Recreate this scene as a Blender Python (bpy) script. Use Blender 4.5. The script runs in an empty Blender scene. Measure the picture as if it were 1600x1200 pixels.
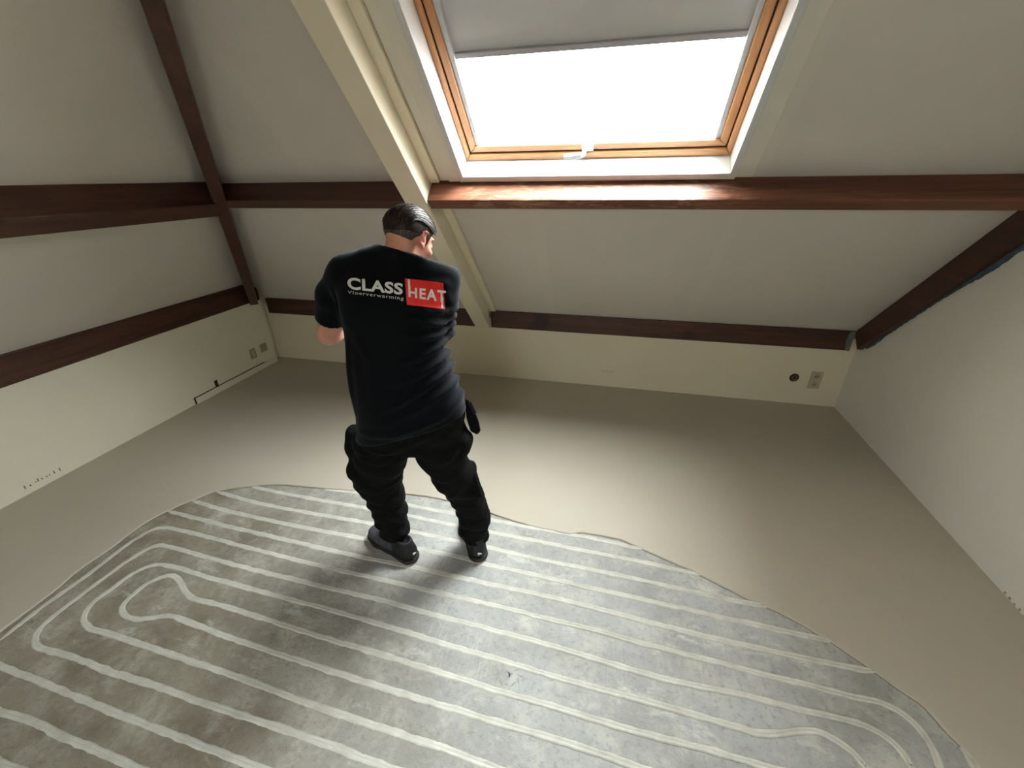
import bpy, bmesh, math, random
import numpy as np
from mathutils import Vector, Matrix
from mathutils.geometry import tessellate_polygon
from mathutils.bvhtree import BVHTree
random.seed(7); rng = np.random.default_rng(5)
SC = bpy.context.scene
COL = SC.collection

# ------------------------------------------------------------------ camera
FPX = 658.7
YAW, PIT, ROL = 0.2393, 0.4576, -0.01368
_cy, _sy = math.cos(YAW), math.sin(YAW)
CW = np.array([-_sy*math.cos(PIT), _cy*math.cos(PIT), -math.sin(PIT)])
_r = np.array([_cy, _sy, 0.0]); _u = np.cross(_r, CW)
CR = math.cos(ROL)*_r + math.sin(ROL)*_u
CU = -math.sin(ROL)*_r + math.cos(ROL)*_u
CP = np.array([0, 0, 1.75])
cd = bpy.data.cameras.new('camera'); cam = bpy.data.objects.new('camera', cd); COL.objects.link(cam)
cam.matrix_world = Matrix(((CR[0], CU[0], -CW[0], 0), (CR[1], CU[1], -CW[1], 0), (CR[2], CU[2], -CW[2], 1.75), (0, 0, 0, 1)))
cd.sensor_width = 36; cd.lens = 36*FPX/1600; cd.clip_start = 0.02
SC.camera = cam

# ------------------------------------------------------------------ light
SKY = 34.0
w = bpy.data.worlds.new('overcast'); SC.world = w; w.use_nodes = True
nt = w.node_tree; bg = nt.nodes['Background']
bg.inputs[0].default_value = (0.96, 0.98, 1.0, 1); bg.inputs[1].default_value = SKY
_tc = nt.nodes.new('ShaderNodeTexCoord'); _sp = nt.nodes.new('ShaderNodeSeparateXYZ'); nt.links.new(_tc.outputs['Generated'], _sp.inputs[0])
_mr = nt.nodes.new('ShaderNodeMapRange'); nt.links.new(_sp.outputs[2], _mr.inputs[0])          # overcast sky: brightest overhead
_mr.inputs[1].default_value = .15; _mr.inputs[2].default_value = 1.0; _mr.inputs[3].default_value = SKY*.28; _mr.inputs[4].default_value = SKY*1.6
nt.links.new(_mr.outputs[0], bg.inputs[1])
SC.view_settings.view_transform = 'Standard'; SC.view_settings.look = 'None'
SC.view_settings.exposure = 1.22; SC.view_settings.gamma = 1.0
SC.view_settings.use_curve_mapping = False
SC.cycles.max_bounces = 12; SC.cycles.diffuse_bounces = 8; SC.cycles.transparent_max_bounces = 12
SC.cycles.sample_clamp_indirect = 8; SC.cycles.caustics_reflective = False; SC.cycles.caustics_refractive = False
SC.cycles.use_denoising = True

# ------------------------------------------------------------------ geometry of the room
TH = math.radians(44.5); PH = math.radians(45.2)
KY, KZ = 3.57, 0.667            # where the back slope starts
LX, LZ = -3.43, 0.857           # where the left slope starts
RX = 1.867                      # right wall
NB = np.array([0, math.sin(TH), math.cos(TH)]); SB = np.array([0, -math.cos(TH), math.sin(TH)])
NL = np.array([-math.sin(PH), 0, math.cos(PH)]); SL = np.array([math.cos(PH), 0, math.sin(PH)])
def W(x, s, n=0.0):             # back slope: across, up the slope, outwards
    return np.array([x, KY, KZ]) + s*SB + n*NB - np.array([0, 0, 0]) if False else np.array([x, KY, KZ]) + s*SB + n*NB
def WL(y, s, n=0.0):            # left slope
    return np.array([LX, y, LZ]) + s*SL + n*NL
RIDGE_Y = 0.3
RIDGE_S = (KY-RIDGE_Y)/math.cos(TH); RIDGE_Z = KZ + RIDGE_S*math.sin(TH)
FY = 2*RIDGE_Y-KY               # foot of the front slope (behind the camera)
SF = np.array([0, math.cos(TH), math.sin(TH)]); NF = np.array([0, -math.sin(TH), math.cos(TH)])
def WF(x, s, n=0.0):
    return np.array([x, FY, KZ]) + s*SF + n*NF
def ray(px, py):
    d = CW*FPX + CR*(px-800) - CU*(py-600); return d/np.linalg.norm(d)
def J(px, py, y):               # a point of the world at depth y
    d = ray(px, py); return CP + d*(y/d[1])
def FLR(px, py, z=0.0):
    d = ray(px, py); return CP + d*((z-1.75)/d[2])

def portal(name, c, X, Y, n_in, sx, sy):
    ld = bpy.data.lights.new(name, 'AREA'); ld.shape = 'RECTANGLE'; ld.size = sx; ld.size_y = sy; ld.energy = 1
    ld.cycles.is_portal = True
    o = bpy.data.objects.new(name, ld); COL.objects.link(o)
    Z = -np.array(n_in, float); X = np.array(X, float); Y = np.cross(Z, X)
    o.matrix_world = Matrix(((X[0], Y[0], Z[0], c[0]), (X[1], Y[1], Z[1], c[1]), (X[2], Y[2], Z[2], c[2]), (0, 0, 0, 1)))
SKYL = dict(x0=-0.852, x1=0.495, s0=1.57, s1=2.95)      # skylight in view
SKYR = [dict(x0=-0.5, x1=0.2, s0=1.5, s1=2.15)]   # assumed skylight, unseen behind the camera, sized for fill light
portal('skylight_portal', W(-.178, 2.26, .24), (1, 0, 0), SB, -NB, 1.36, 1.4)
for r in SKYR:
    portal('unseen_skylight_portal', WF((r['x0']+r['x1'])/2, (r['s0']+r['s1'])/2, .2), (1, 0, 0), SF, -NF, .72, .67)

# ------------------------------------------------------------------ materials
def srgb(r, g, b):
    f = lambda c: (c/255/12.92) if c/255 <= .04045 else ((c/255+.055)/1.055)**2.4
    return (f(r), f(g), f(b), 1)
class M:
    def __init__(s, name, col=(.5, .5, .5, 1), rough=.5, spec=.5):
        s.m = bpy.data.materials.new(name); s.m.use_nodes = True; s.t = s.m.node_tree
        s.b = s.t.nodes['Principled BSDF']
        s.b.inputs['Base Color'].default_value = col; s.b.inputs['Roughness'].default_value = rough
        s.b.inputs['Specular IOR Level'].default_value = spec
        s._c = None
    def n(s, typ, **k):
        o = s.t.nodes.new(typ)
        for a, v in k.items():
            if hasattr(o, a): setattr(o, a, v)
            else: o.inputs[a.replace('_', ' ')].default_value = v
        return o
    def l(s, a, b): s.t.links.new(a, b)
    def coord(s, scale=(1, 1, 1), rot=(0, 0, 0)):
        g = s.n('ShaderNodeNewGeometry'); mp = s.n('ShaderNodeMapping')
        mp.inputs['Scale'].default_value = scale; mp.inputs['Rotation'].default_value = rot
        s.l(g.outputs['Position'], mp.inputs[0]); return mp.outputs[0]
    def noise(s, sc, detail=6, rough=.55, vec=None, dist=0.0):
        o = s.n('ShaderNodeTexNoise'); o.inputs['Scale'].default_value = sc; o.inputs['Detail'].default_value = detail
        o.inputs['Roughness'].default_value = rough; o.inputs['Distortion'].default_value = dist
        s.l(vec if vec is not None else s.coord(), o.inputs['Vector']); return o.outputs['Fac']
    def ramp(s, fac, stops):
        o = s.n('ShaderNodeValToRGB'); e = o.color_ramp.elements
        while len(e) < len(stops): e.new(.5)
        for i, (p, c) in enumerate(stops): e[i].position = p; e[i].color = c if len(c) == 4 else (*c, 1)
        s.l(fac, o.inputs[0]); return o.outputs[0]
    def mix(s, fac, a, b, mode='MIX'):
        o = s.n('ShaderNodeMix'); o.data_type = 'RGBA'; o.blend_type = mode
        for sock, v in ((o.inputs[0], fac), (o.inputs[6], a), (o.inputs[7], b)):
            if hasattr(v, 'node'): s.l(v, sock)
            else: sock.default_value = v
        return o.outputs[2]
    def math(s, op, a, b=0.0, c=None):
        o = s.n('ShaderNodeMath'); o.operation = op
        for i, v in enumerate((a, b) if c is None else (a, b, c)):
            if hasattr(v, 'node'): s.l(v, o.inputs[i])
            else: o.inputs[i].default_value = v
        return o.outputs[0]
    def color(s, v): s.l(v, s.b.inputs['Base Color']); return s
    def rough(s, v): s.l(v, s.b.inputs['Roughness']); return s
    def bump(s, h, strength=.3, dist=.01):
        o = s.n('ShaderNodeBump'); o.inputs['Strength'].default_value = strength; o.inputs['Distance'].default_value = dist
        s.l(h, o.inputs['Height']); s.l(o.outputs[0], s.b.inputs['Normal']); return s
def vary(name, c1, c2, scale=4, rough=.6, bump=.15, bscale=60, bdist=.003, spec=.3):
    m = M(name, rough=rough, spec=spec)
    m.color(m.ramp(m.noise(scale), [(.3, c1), (.7, c2)]))
    if bump: m.bump(m.noise(bscale, 4), bump, bdist)
    return m.m

# dark stained beams: grain along x / along y / along slopes (stretched noise), knots and a brushed finish
def wood(name, stretch, worn=False, k=1.0):
    m = M(name, rough=.42, spec=.45)
    v = m.coord(scale=stretch)
    g = m.noise(1.0, 8, .6, v, .6)
    base = m.ramp(g, [(.25, srgb(52*k, 30*k, 21*k)), (.5, srgb(73*k, 44*k, 31*k)), (.78, srgb(94*k, 60*k, 45*k))])
    kn = m.noise(2.3, 2, .4, m.coord(scale=(1, 1, 1)))
    base = m.mix(m.ramp(kn, [(.68, (0, 0, 0)), (.74, (1, 1, 1))]), base, srgb(44, 22, 16))
    if worn:
        sx = m.n('ShaderNodeSeparateXYZ'); gg = m.n('ShaderNodeNewGeometry'); m.l(gg.outputs['Position'], sx.inputs[0])
        wn = m.noise(1.0, 7, .7, m.coord(scale=(7, 38, 38)), 1.2)
        a = m.math('SMOOTHSTEP', sx.outputs[0], 0, 0) if False else None
        mr = m.n('ShaderNodeMapRange'); mr.interpolation_type = 'SMOOTHSTEP'
        m.l(sx.outputs[0], mr.inputs[0]); mr.inputs[1].default_value = .75; mr.inputs[2].default_value = .35
        ml = m.n('ShaderNodeMapRange'); ml.interpolation_type = 'SMOOTHSTEP'
        m.l(sx.outputs[0], ml.inputs[0]); ml.inputs[1].default_value = -1.0; ml.inputs[2].default_value = -.7
        reg = m.math('MULTIPLY', mr.outputs[0], ml.outputs[0])
        nn = m.math('MULTIPLY', m.ramp(wn, [(.50, (0, 0, 0)), (.60, (1, 1, 1))]), reg)
        base = m.mix(m.math('MULTIPLY', nn, .75), base, srgb(158, 118, 90))
    m.color(base)
    m.rough(m.ramp(g, [(.2, (.36, .36, .36)), (.8, (.55, .55, .55))]))
    m.bump(m.noise(1.0, 6, .6, m.coord(scale=tuple(k*2.5 for k in stretch))), .25, .004)
    return m.m
WOODX = wood('dark_stained_wood_x', (1.6, 26, 26)); WOODW = wood('dark_stained_wood_worn', (1.6, 26, 26), True, 1.4)
WOODY = wood('dark_stained_wood_y', (26, 1.6, 26)); WOODH = wood('dark_stained_wood_diagonal', (9, 9, 9))

def wallmat(name, c, seams=None, rough=.75):
    m = M(name, rough=rough, spec=.25)
    c2 = tuple(min(1, k*1.06) for k in c[:3])+(1,)
    col = m.ramp(m.noise(1.3, 3), [(.35, c), (.7, c2)])
    if seams:
        sx = m.n('ShaderNodeSeparateXYZ'); gg = m.n('ShaderNodeNewGeometry'); m.l(gg.outputs['Position'], sx.inputs[0])
        x = sx.outputs[0]; tot = None
        for x0 in seams:
            d = m.math('ABSOLUTE', m.math('SUBTRACT', x, x0)); mr = m.n('ShaderNodeMapRange'); m.l(d, mr.inputs[0])
            mr.inputs[1].default_value = .045; mr.inputs[2].default_value = .03
            tot = mr.outputs[0] if tot is None else m.math('MAXIMUM', tot, mr.outputs[0])
        col = m.mix(m.math('MULTIPLY', tot, .10), col, srgb(232, 228, 214))
    sp = m.noise(35, 2, .5)
    col = m.mix(m.ramp(sp, [(.77, (0, 0, 0)), (.80, (.25, .25, .25))]), col, srgb(150, 140, 120))
    m.color(col); m.bump(m.noise(180, 3), .12, .002); return m.m
CREAM = wallmat('cream_wall_paint', srgb(222, 214, 190)); WHITEW = wallmat('white_wall_paint', srgb(228, 227, 220))
CEIL = wallmat('ceiling_board_paint', srgb(208, 204, 197), seams=(-1.80, -.50, .62)); CEILL = wallmat('left_ceiling_paint', srgb(210, 206, 198))
LEFTW = wallmat('left_wall_paint', srgb(226, 222, 203))
TRIM = vary('cream_trim_paint', srgb(226, 220, 196), srgb(232, 227, 206), 3, .45, .08, spec=.4)
CASING = vary('casing_paint', srgb(214, 212, 200), srgb(222, 220, 208), 3, .5, .08, spec=.35)
WHITE = vary('white_gloss_paint', srgb(206, 209, 211), srgb(214, 217, 218), 3, .35, .05, spec=.45)
PLASTIC = vary('white_plastic', srgb(188, 192, 196), srgb(196, 200, 204), 6, .3, 0)
BLIND = vary('grey_blind_fabric', srgb(196, 199, 200), srgb(206, 208, 208), 3, .7, .1, 140)
_m = bpy.data.materials['grey_blind_fabric']; _t = _m.node_tree; _tl = _t.nodes.new('ShaderNodeBsdfTranslucent'); _tl.inputs[0].default_value = (.8, .8, .78, 1)
_mx = _t.nodes.new('ShaderNodeMixShader'); _mx.inputs[0].default_value = .006
_t.links.new(_t.nodes['Principled BSDF'].outputs[0], _mx.inputs[1]); _t.links.new(_tl.outputs[0], _mx.inputs[2]); _t.links.new(_mx.outputs[0], _t.nodes['Material Output'].inputs[0])
BLINDBAR = vary('grey_metal_bar', srgb(165, 165, 170), srgb(175, 175, 178), 3, .4, 0)
DARK = vary('dark_gap', srgb(38, 32, 26), srgb(50, 42, 34), 8, .8, 0)
RUBBER = vary('black_rubber', srgb(22, 22, 24), srgb(30, 30, 32), 8, .6, 0)
SOCK1 = vary('socket_plastic', srgb(196, 186, 160), srgb(186, 175, 150), 14, .45, 0)
SOCK2 = vary('aged_socket_plastic', srgb(178, 166, 142), srgb(160, 148, 126), 14, .5, 0)
BLUEP = vary('blue_paint_smear', srgb(96, 122, 142), srgb(70, 84, 92), 22, .6, .2)
GREYP = vary('grey_paint_smear', srgb(128, 136, 128), srgb(96, 98, 90), 30, .6, .2)
m = M('pine_varnish', rough=.32, spec=.5)
g = m.noise(1.0, 6, .6, m.coord(scale=(3, 40, 40)), .5)
m.color(m.ramp(g, [(.3, srgb(178, 126, 80)), (.7, srgb(200, 150, 102))])); PINE = m.m
m = M('pine_varnish_upright', rough=.32, spec=.5)
g = m.noise(1.0, 6, .6, m.coord(scale=(40, 3, 3)), .5)
m.color(m.ramp(g, [(.3, srgb(176, 124, 80)), (.7, srgb(198, 148, 102))])); PINEV = m.m
# thin window pane: see-through with a weak reflection
m = M('window_pane'); t = m.t
tr = m.n('ShaderNodeBsdfTransparent'); tr.inputs[0].default_value = (.96, .98, .97, 1)
gl = m.n('ShaderNodeBsdfGlossy'); gl.inputs['Roughness'].default_value = .02
mx = m.n('ShaderNodeMixShader'); mx.inputs[0].default_value = .05
m.l(tr.outputs[0], mx.inputs[1]); m.l(gl.outputs[0], mx.inputs[2]); m.l(mx.outputs[0], t.nodes['Material Output'].inputs[0]); GLASS = m.m

# fresh levelling compound
m = M('wet_levelling_compound', rough=.42, spec=.4)
m.color(m.ramp(m.noise(.9, 3, .5), [(.3, srgb(171, 163, 148)), (.7, srgb(178, 171, 157))]))
m.rough(m.ramp(m.noise(1.4, 3), [(.3, (.36, .36, .36)), (.7, (.47, .47, .47))]))
m.bump(m.noise(3.0, 2, .4), .04, .01); SCREED = m.m
# bare sanded floor: grey concrete, pale powder patches, darker scuffed stains, trowel scratches
m = M('bare_sanded_concrete', rough=.5, spec=.4)
gg = m.n('ShaderNodeNewGeometry'); sx = m.n('ShaderNodeSeparateXYZ'); m.l(gg.outputs['Position'], sx.inputs[0])
def mrange(v, a, b):
    o = m.n('ShaderNodeMapRange'); o.interpolation_type = 'SMOOTHSTEP'; m.l(v, o.inputs[0]); o.inputs[1].default_value = a; o.inputs[2].default_value = b; return o.outputs[0]
wob = m.noise(1.6, 4, .6)
dirt = mrange(m.math('ADD', m.math('ADD', sx.outputs[0], m.math('MULTIPLY', m.math('SUBTRACT', sx.outputs[1], 1.0), .9)), m.math('MULTIPLY', wob, 1.3)), .3, -1.2)      # brown, rough half of the floor on the left
big = m.noise(2.2, 6, .62, None, .5); mid = m.noise(7.0, 9, .70, None, .35); fine = m.noise(42, 6, .72)
cg = m.ramp(big, [(.35, srgb(138, 137, 132)), (.5, srgb(152, 152, 149)), (.66, srgb(166, 167, 165))])
cb_ = m.ramp(big, [(.35, srgb(126, 117, 100)), (.5, srgb(142, 135, 119)), (.66, srgb(158, 152, 137))])
c = m.mix(dirt, cg, cb_)
c = m.mix(m.ramp(mid, [(.48, (0, 0, 0)), (.70, (.75, .75, .75))]), c, srgb(186, 184, 172))
c = m.mix(m.math('MULTIPLY', m.ramp(m.noise(5.0, 9, .74, m.coord(scale=(1, 1.5, 1), rot=(0, 0, .5)), .3), [(.50, (0, 0, 0)), (.72, (.6, .6, .6))]), m.math('ADD', m.math('MULTIPLY', dirt, .8), .25)), c, srgb(104, 96, 80))
c = m.mix(m.ramp(m.noise(3.6, 8, .66, m.coord(scale=(.8, 1.6, 1), rot=(0, 0, -.5)), .4), [(.58, (0, 0, 0)), (.66, (.7, .7, .7))]), c, srgb(196, 196, 188))
c = m.mix(m.ramp(fine, [(.34, (.5, .5, .5)), (.48, (0, 0, 0))]), c, srgb(112, 107, 96))
scr = m.noise(1.0, 3, .5, m.coord(scale=(110, 4.5, 1), rot=(0, 0, .16)), .15)
smask = m.math('MULTIPLY', m.ramp(m.noise(2.6, 3, .5), [(.50, (0, 0, 0)), (.60, (1, 1, 1))]), m.math('SUBTRACT', 1.0, dirt))
scrm = m.math('MULTIPLY', m.ramp(scr, [(.56, (0, 0, 0)), (.64, (1, 1, 1))]), smask)
c = m.mix(m.math('MULTIPLY', scrm, .22), c, srgb(200, 202, 200))
m.color(c)
m.rough(m.ramp(mid, [(.35, (.36, .36, .36)), (.65, (.56, .56, .56))]))
clump = m.math('MULTIPLY', m.noise(11, 9, .75, m.coord(scale=(1, 1.6, 1), rot=(0, 0, .5)), .7), m.math('ADD', m.math('MULTIPLY', dirt, 1.0), .35))
m.bump(m.math('ADD', m.math('ADD', clump, m.math('MULTIPLY', scrm, .10)), m.math('MULTIPLY', fine, .2)), .6, .016); BARE = m.m
m = M('channel_filler', rough=.42, spec=.4)
m.color(m.ramp(m.noise(14, 6, .6), [(.3, srgb(172, 170, 159)), (.65, srgb(200, 199, 190))]))
m.bump(m.noise(45, 5, .7), .35, .006); FILL = m.m
m = M('channel_groove', rough=.5, spec=.3)
m.color(m.ramp(m.noise(9, 4), [(.3, srgb(170, 168, 158)), (.7, srgb(196, 195, 186))])); GROOVE = m.m

# person
m = M('black_cotton_jersey', rough=.85, spec=.12)
m.color(m.ramp(m.noise(6, 4), [(.3, srgb(5, 6, 9)), (.7, srgb(8, 9, 13))]))
m.b.inputs['Sheen Weight'].default_value = .085; m.b.inputs['Sheen Roughness'].default_value = .45
m.b.inputs['Sheen Tint'].default_value = (.75, .82, 1, 1)
m.bump(m.noise(700, 2), .1, .0006); COTTON = m.m
m = M('black_work_trousers', rough=.85, spec=.15)
m.color(m.ramp(m.noise(9, 5), [(.3, srgb(5, 5, 5)), (.7, srgb(9, 8, 8))]))
m.bump(m.noise(400, 2), .15, .0008); TROUS = m.m
m = M('skin', rough=.5, spec=.35)
m.color(m.ramp(m.noise(22, 5), [(.3, srgb(200, 140, 118)), (.7, srgb(216, 160, 138))]))
m.b.inputs['Subsurface Weight'].default_value = .12; m.b.inputs['Subsurface Radius'].default_value = (.02, .007, .004)
m.bump(m.noise(260, 3), .08, .001); SKIN = m.m
m = M('ear_skin', rough=.5, spec=.35)
m.color(m.ramp(m.noise(40, 4), [(.3, srgb(206, 118, 102)), (.7, srgb(222, 145, 128))])); EARS = m.m
m = M('dark_brown_hair', rough=.5, spec=.22)
m.color(m.ramp(m.noise(60, 4, .6), [(.3, srgb(26, 18, 16)), (.7, srgb(52, 40, 36))])); HAIR = m.m
m = M('short_greying_hair', rough=.5, spec=.5)
m.color(m.ramp(m.noise(110, 4, .7), [(.35, srgb(40, 31, 28)), (.6, srgb(74, 64, 60)), (.75, srgb(128, 120, 118))])); HAIR2 = m.m
HAIR3 = vary('lighter_hair_streak', srgb(66, 54, 48), srgb(88, 76, 70), 50, .5, 0, spec=.22)
m = M('grey_shoe_fabric', rough=.7, spec=.3)
m.color(m.ramp(m.noise(30, 5), [(.3, srgb(46, 46, 51)), (.7, srgb(76, 76, 81))])); m.bump(m.noise(300, 2), .3, .001); SHOE = m.m
SOLE = vary('dark_shoe_sole', srgb(26, 25, 25), srgb(38, 35, 34), 20, .6, .1)
GUM = vary('tan_outsole', srgb(122, 78, 58), srgb(138, 92, 70), 20, .6, .1)
RED = vary('red_print', srgb(222, 40, 38), srgb(232, 52, 48), 9, .5, .1)
PRINT = vary('white_print', srgb(214, 212, 206), srgb(226, 224, 220), 20, .5, 0)
PRINTG = vary('grey_print', srgb(186, 184, 178), srgb(200, 198, 192), 20, .5, 0)

# ------------------------------------------------------------------ mesh helpers
class MB:
    def __init__(s): s.v = []; s.f = []; s.mi = []
    def add(s, vs, fs, mi=0):
        o = len(s.v); s.v += [tuple(float(c) for c in v) for v in vs]; s.f += [tuple(o+i for i in f) for f in fs]; s.mi += [mi]*len(fs)
    def hexa(s, P, mi=0):       # 8 corners: 4 of one end, 4 of the other, same turn
        s.add(P, [(0, 3, 2, 1), (4, 5, 6, 7), (0, 1, 5, 4), (1, 2, 6, 5), (2, 3, 7, 6), (3, 0, 4, 7)], mi)
    def box(s, a, b, F=None, mi=0):
        F = F or (lambda x, y, z: np.array([x, y, z]))
        (x0, y0, z0), (x1, y1, z1) = a, b
        s.hexa([F(x0, y0, z0), F(x1, y0, z0), F(x1, y1, z0), F(x0, y1, z0), F(x0, y0, z1), F(x1, y0, z1), F(x1, y1, z1), F(x0, y1, z1)], mi)
    def prism(s, A, B, mi=0):   # two matching polygons
        n = len(A); s.add(list(A)+list(B), [tuple(range(n))[::-1], tuple(range(n, 2*n))]+[(i, (i+1) % n, n+(i+1) % n, n+i) for i in range(n)], mi)
    def build(s, name, mats, parent=None, bevel=0.0, smooth=False, seg=2, origin=None):
        me = bpy.data.meshes.new(name); me.from_pydata(s.v, [], s.f); me.validate()
        for mm in (mats if isinstance(mats, list) else [mats]): me.materials.append(mm)
        for p, i in zip(me.polygons, s.mi): p.material_index = i
        bm = bmesh.new(); bm.from_mesh(me); bmesh.ops.recalc_face_normals(bm, faces=bm.faces); bm.to_mesh(me); bm.free()
        if smooth:
            for p in me.polygons: p.use_smooth = True
        o = bpy.data.objects.new(name, me); COL.objects.link(o)
        if origin is not None:
            me.transform(Matrix.Translation(-Vector(origin))); o.location = Vector(origin)
        if parent is not None:
            o.parent = parent; o.matrix_parent_inverse = parent.matrix_basis.inverted() if parent.type == 'EMPTY' or True else Matrix()
        if bevel:
            b = o.modifiers.new('bevel', 'BEVEL'); b.width = bevel; b.segments = seg; b.limit_method = 'ANGLE'; b.angle_limit = .6
        return o
def tag(o, label=None, cat=None, group=None, kind=None):
    if label: o['label'] = label
    if cat: o['category'] = cat
    if group: o['group'] = group
    if kind: o['kind'] = kind
    return o
def struct(o): o['kind'] = 'structure'; return o
def empty(name, loc=(0, 0, 0)):
    o = bpy.data.objects.new(name, None); o.location = loc; o.empty_display_size = .1; COL.objects.link(o); return o

# ------------------------------------------------------------------ floor, compound, channels
def catmull(P, step=.02):
    P = [np.array(p[:2], float) for p in P]; out = []
    Q = [2*P[0]-P[1]]+P+[2*P[-1]-P[-2]]
    for i in range(1, len(Q)-2):
        p0, p1, p2, p3 = Q[i-1:i+3]; n = max(1, int(np.linalg.norm(p2-p1)/step))
        for k in range(n):
            t = k/n
            out.append(.5*((2*p1)+(-p0+p2)*t+(2*p0-5*p1+4*p2-p3)*t*t+(-p0+3*p1-3*p2+p3)*t**3))
    out.append(P[-1]); return out
fl = MB(); fl.box((-3.75, FY-.1, -.2), (RX+.15, KY+.15, 0)); struct(fl.build('floor', BARE))

EDGE = [(0, 985), (50, 948), (87, 920), (125, 888), (165, 861), (200, 835), (225, 817), (262, 797), (305, 779), (340, 766), (390, 759), (437, 756), (495, 761), (562, 766), (637, 771), (692, 779), (755, 797), (825, 819), (870, 829), (892, 833), (907, 831), (930, 834), (970, 842), (1000, 855), (1057, 880), (1082, 891), (1162, 931), (1225, 959), (1297, 1000), (1362, 1044), (1400, 1071), (1447, 1105), (1485, 1147), (1520, 1182), (1530, 1197)]
edge = [FLR(a, b, .006)[:2] for a, b in EDGE]
edge = [np.array([-2.75, FY+.02]), np.array([-2.85, -1.5]), np.array([-2.8, -.3])] + [edge[0]+(edge[0]-edge[1])*2.0] + edge + [np.array([1.38, .75]), np.array([1.45, -.1]), np.array([1.4, -1.5]), np.array([1.4, FY+.02])]
path = catmull(edge, .018)
path = [p + 0.0025*np.array([math.sin(i*.9), math.cos(i*1.3)])*(rng.random()*.8) for i, p in enumerate(path)]
LXW, BYW, RXW = -3.56, KY+.0, RX+.0
outer = [np.array([RXW, FY+.02]), np.array([RXW, BYW]), np.array([LXW, BYW]), np.array([LXW, FY+.02])]
ply = path + outer
tris = tessellate_polygon([[Vector((p[0], p[1], 0)) for p in ply]])
ZT = .008
mb = MB(); n = len(ply)
mb.add([(p[0], p[1], ZT) for p in ply], [tuple(t) for t in tris])
# rounded lip of the flow edge: three rings running down to the floor
def offset(pts, d):
    out = []
    for i in range(len(pts)):
        a = pts[max(0, i-1)]; b = pts[min(len(pts)-1, i+1)]; t = b-a; t = t/(np.linalg.norm(t)+1e-9)
        out.append(pts[i]+d*np.array([t[1], -t[0]]))
    return out
k = len(path); r1 = offset(path, .004); r2 = offset(path, .006)
vs = [(p[0], p[1], ZT) for p in path]+[(p[0], p[1], ZT*.7) for p in r1]+[(p[0], p[1], -.001) for p in r2]
fs = [(i, i+1, k+i+1, k+i) for i in range(k-1)]+[(k+i, k+i+1, 2*k+i+1, 2*k+i) for i in range(k-1)]
mb.add(vs, fs)
o = mb.build('levelling_compound', SCREED)
bm = bmesh.new(); bm.from_mesh(o.data); bmesh.ops.remove_doubles(bm, verts=bm.verts, dist=1e-5); bmesh.ops.recalc_face_normals(bm, faces=bm.faces)
up = sum(f.normal.z*f.calc_area() for f in bm.faces)
if up < 0: bmesh.ops.reverse_faces(bm, faces=bm.faces)
bm.to_mesh(o.data); bm.free()
tag(o, 'smooth beige freshly poured levelling compound spreading around the bare striped floor', 'floor compound')

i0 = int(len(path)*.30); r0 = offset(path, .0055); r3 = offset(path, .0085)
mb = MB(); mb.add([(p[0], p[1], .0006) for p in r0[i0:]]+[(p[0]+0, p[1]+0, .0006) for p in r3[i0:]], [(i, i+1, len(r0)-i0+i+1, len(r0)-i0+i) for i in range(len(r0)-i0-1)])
RIMM = vary('painted_lip_shade', srgb(92, 82, 66), srgb(112, 100, 82), 30, .3, 0)  # dark strip paints in the shade at the foot of the lip
mb.build('painted_lip_shade', RIMM, o)
mb = MB(); cM = FLR(790, 1056)
for i in range(16):
    a0 = i*.55; rr = .010+.0032*i; p0 = cM+np.array([math.cos(a0)*rr*1.2, math.sin(a0)*rr*.8, .0006]); dd_ = np.array([math.cos(a0*1.7+1), math.sin(a0*1.7+1), 0]); nn_ = np.array([-dd_[1], dd_[0], 0])
    L_ = .012+.010*rng.random(); q_ = [p0+dd_*(-L_)+nn_*.0006, p0-nn_*.0035, p0+dd_*L_+nn_*.0008, p0+nn_*.003]
    mb.add(q_, [(0, 1, 2, 3)])
mb.build('boot_mark', vary('boot_dust', srgb(132, 130, 124), srgb(142, 139, 133), 30, .6, 0), bpy.data.objects['floor'])
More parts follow.
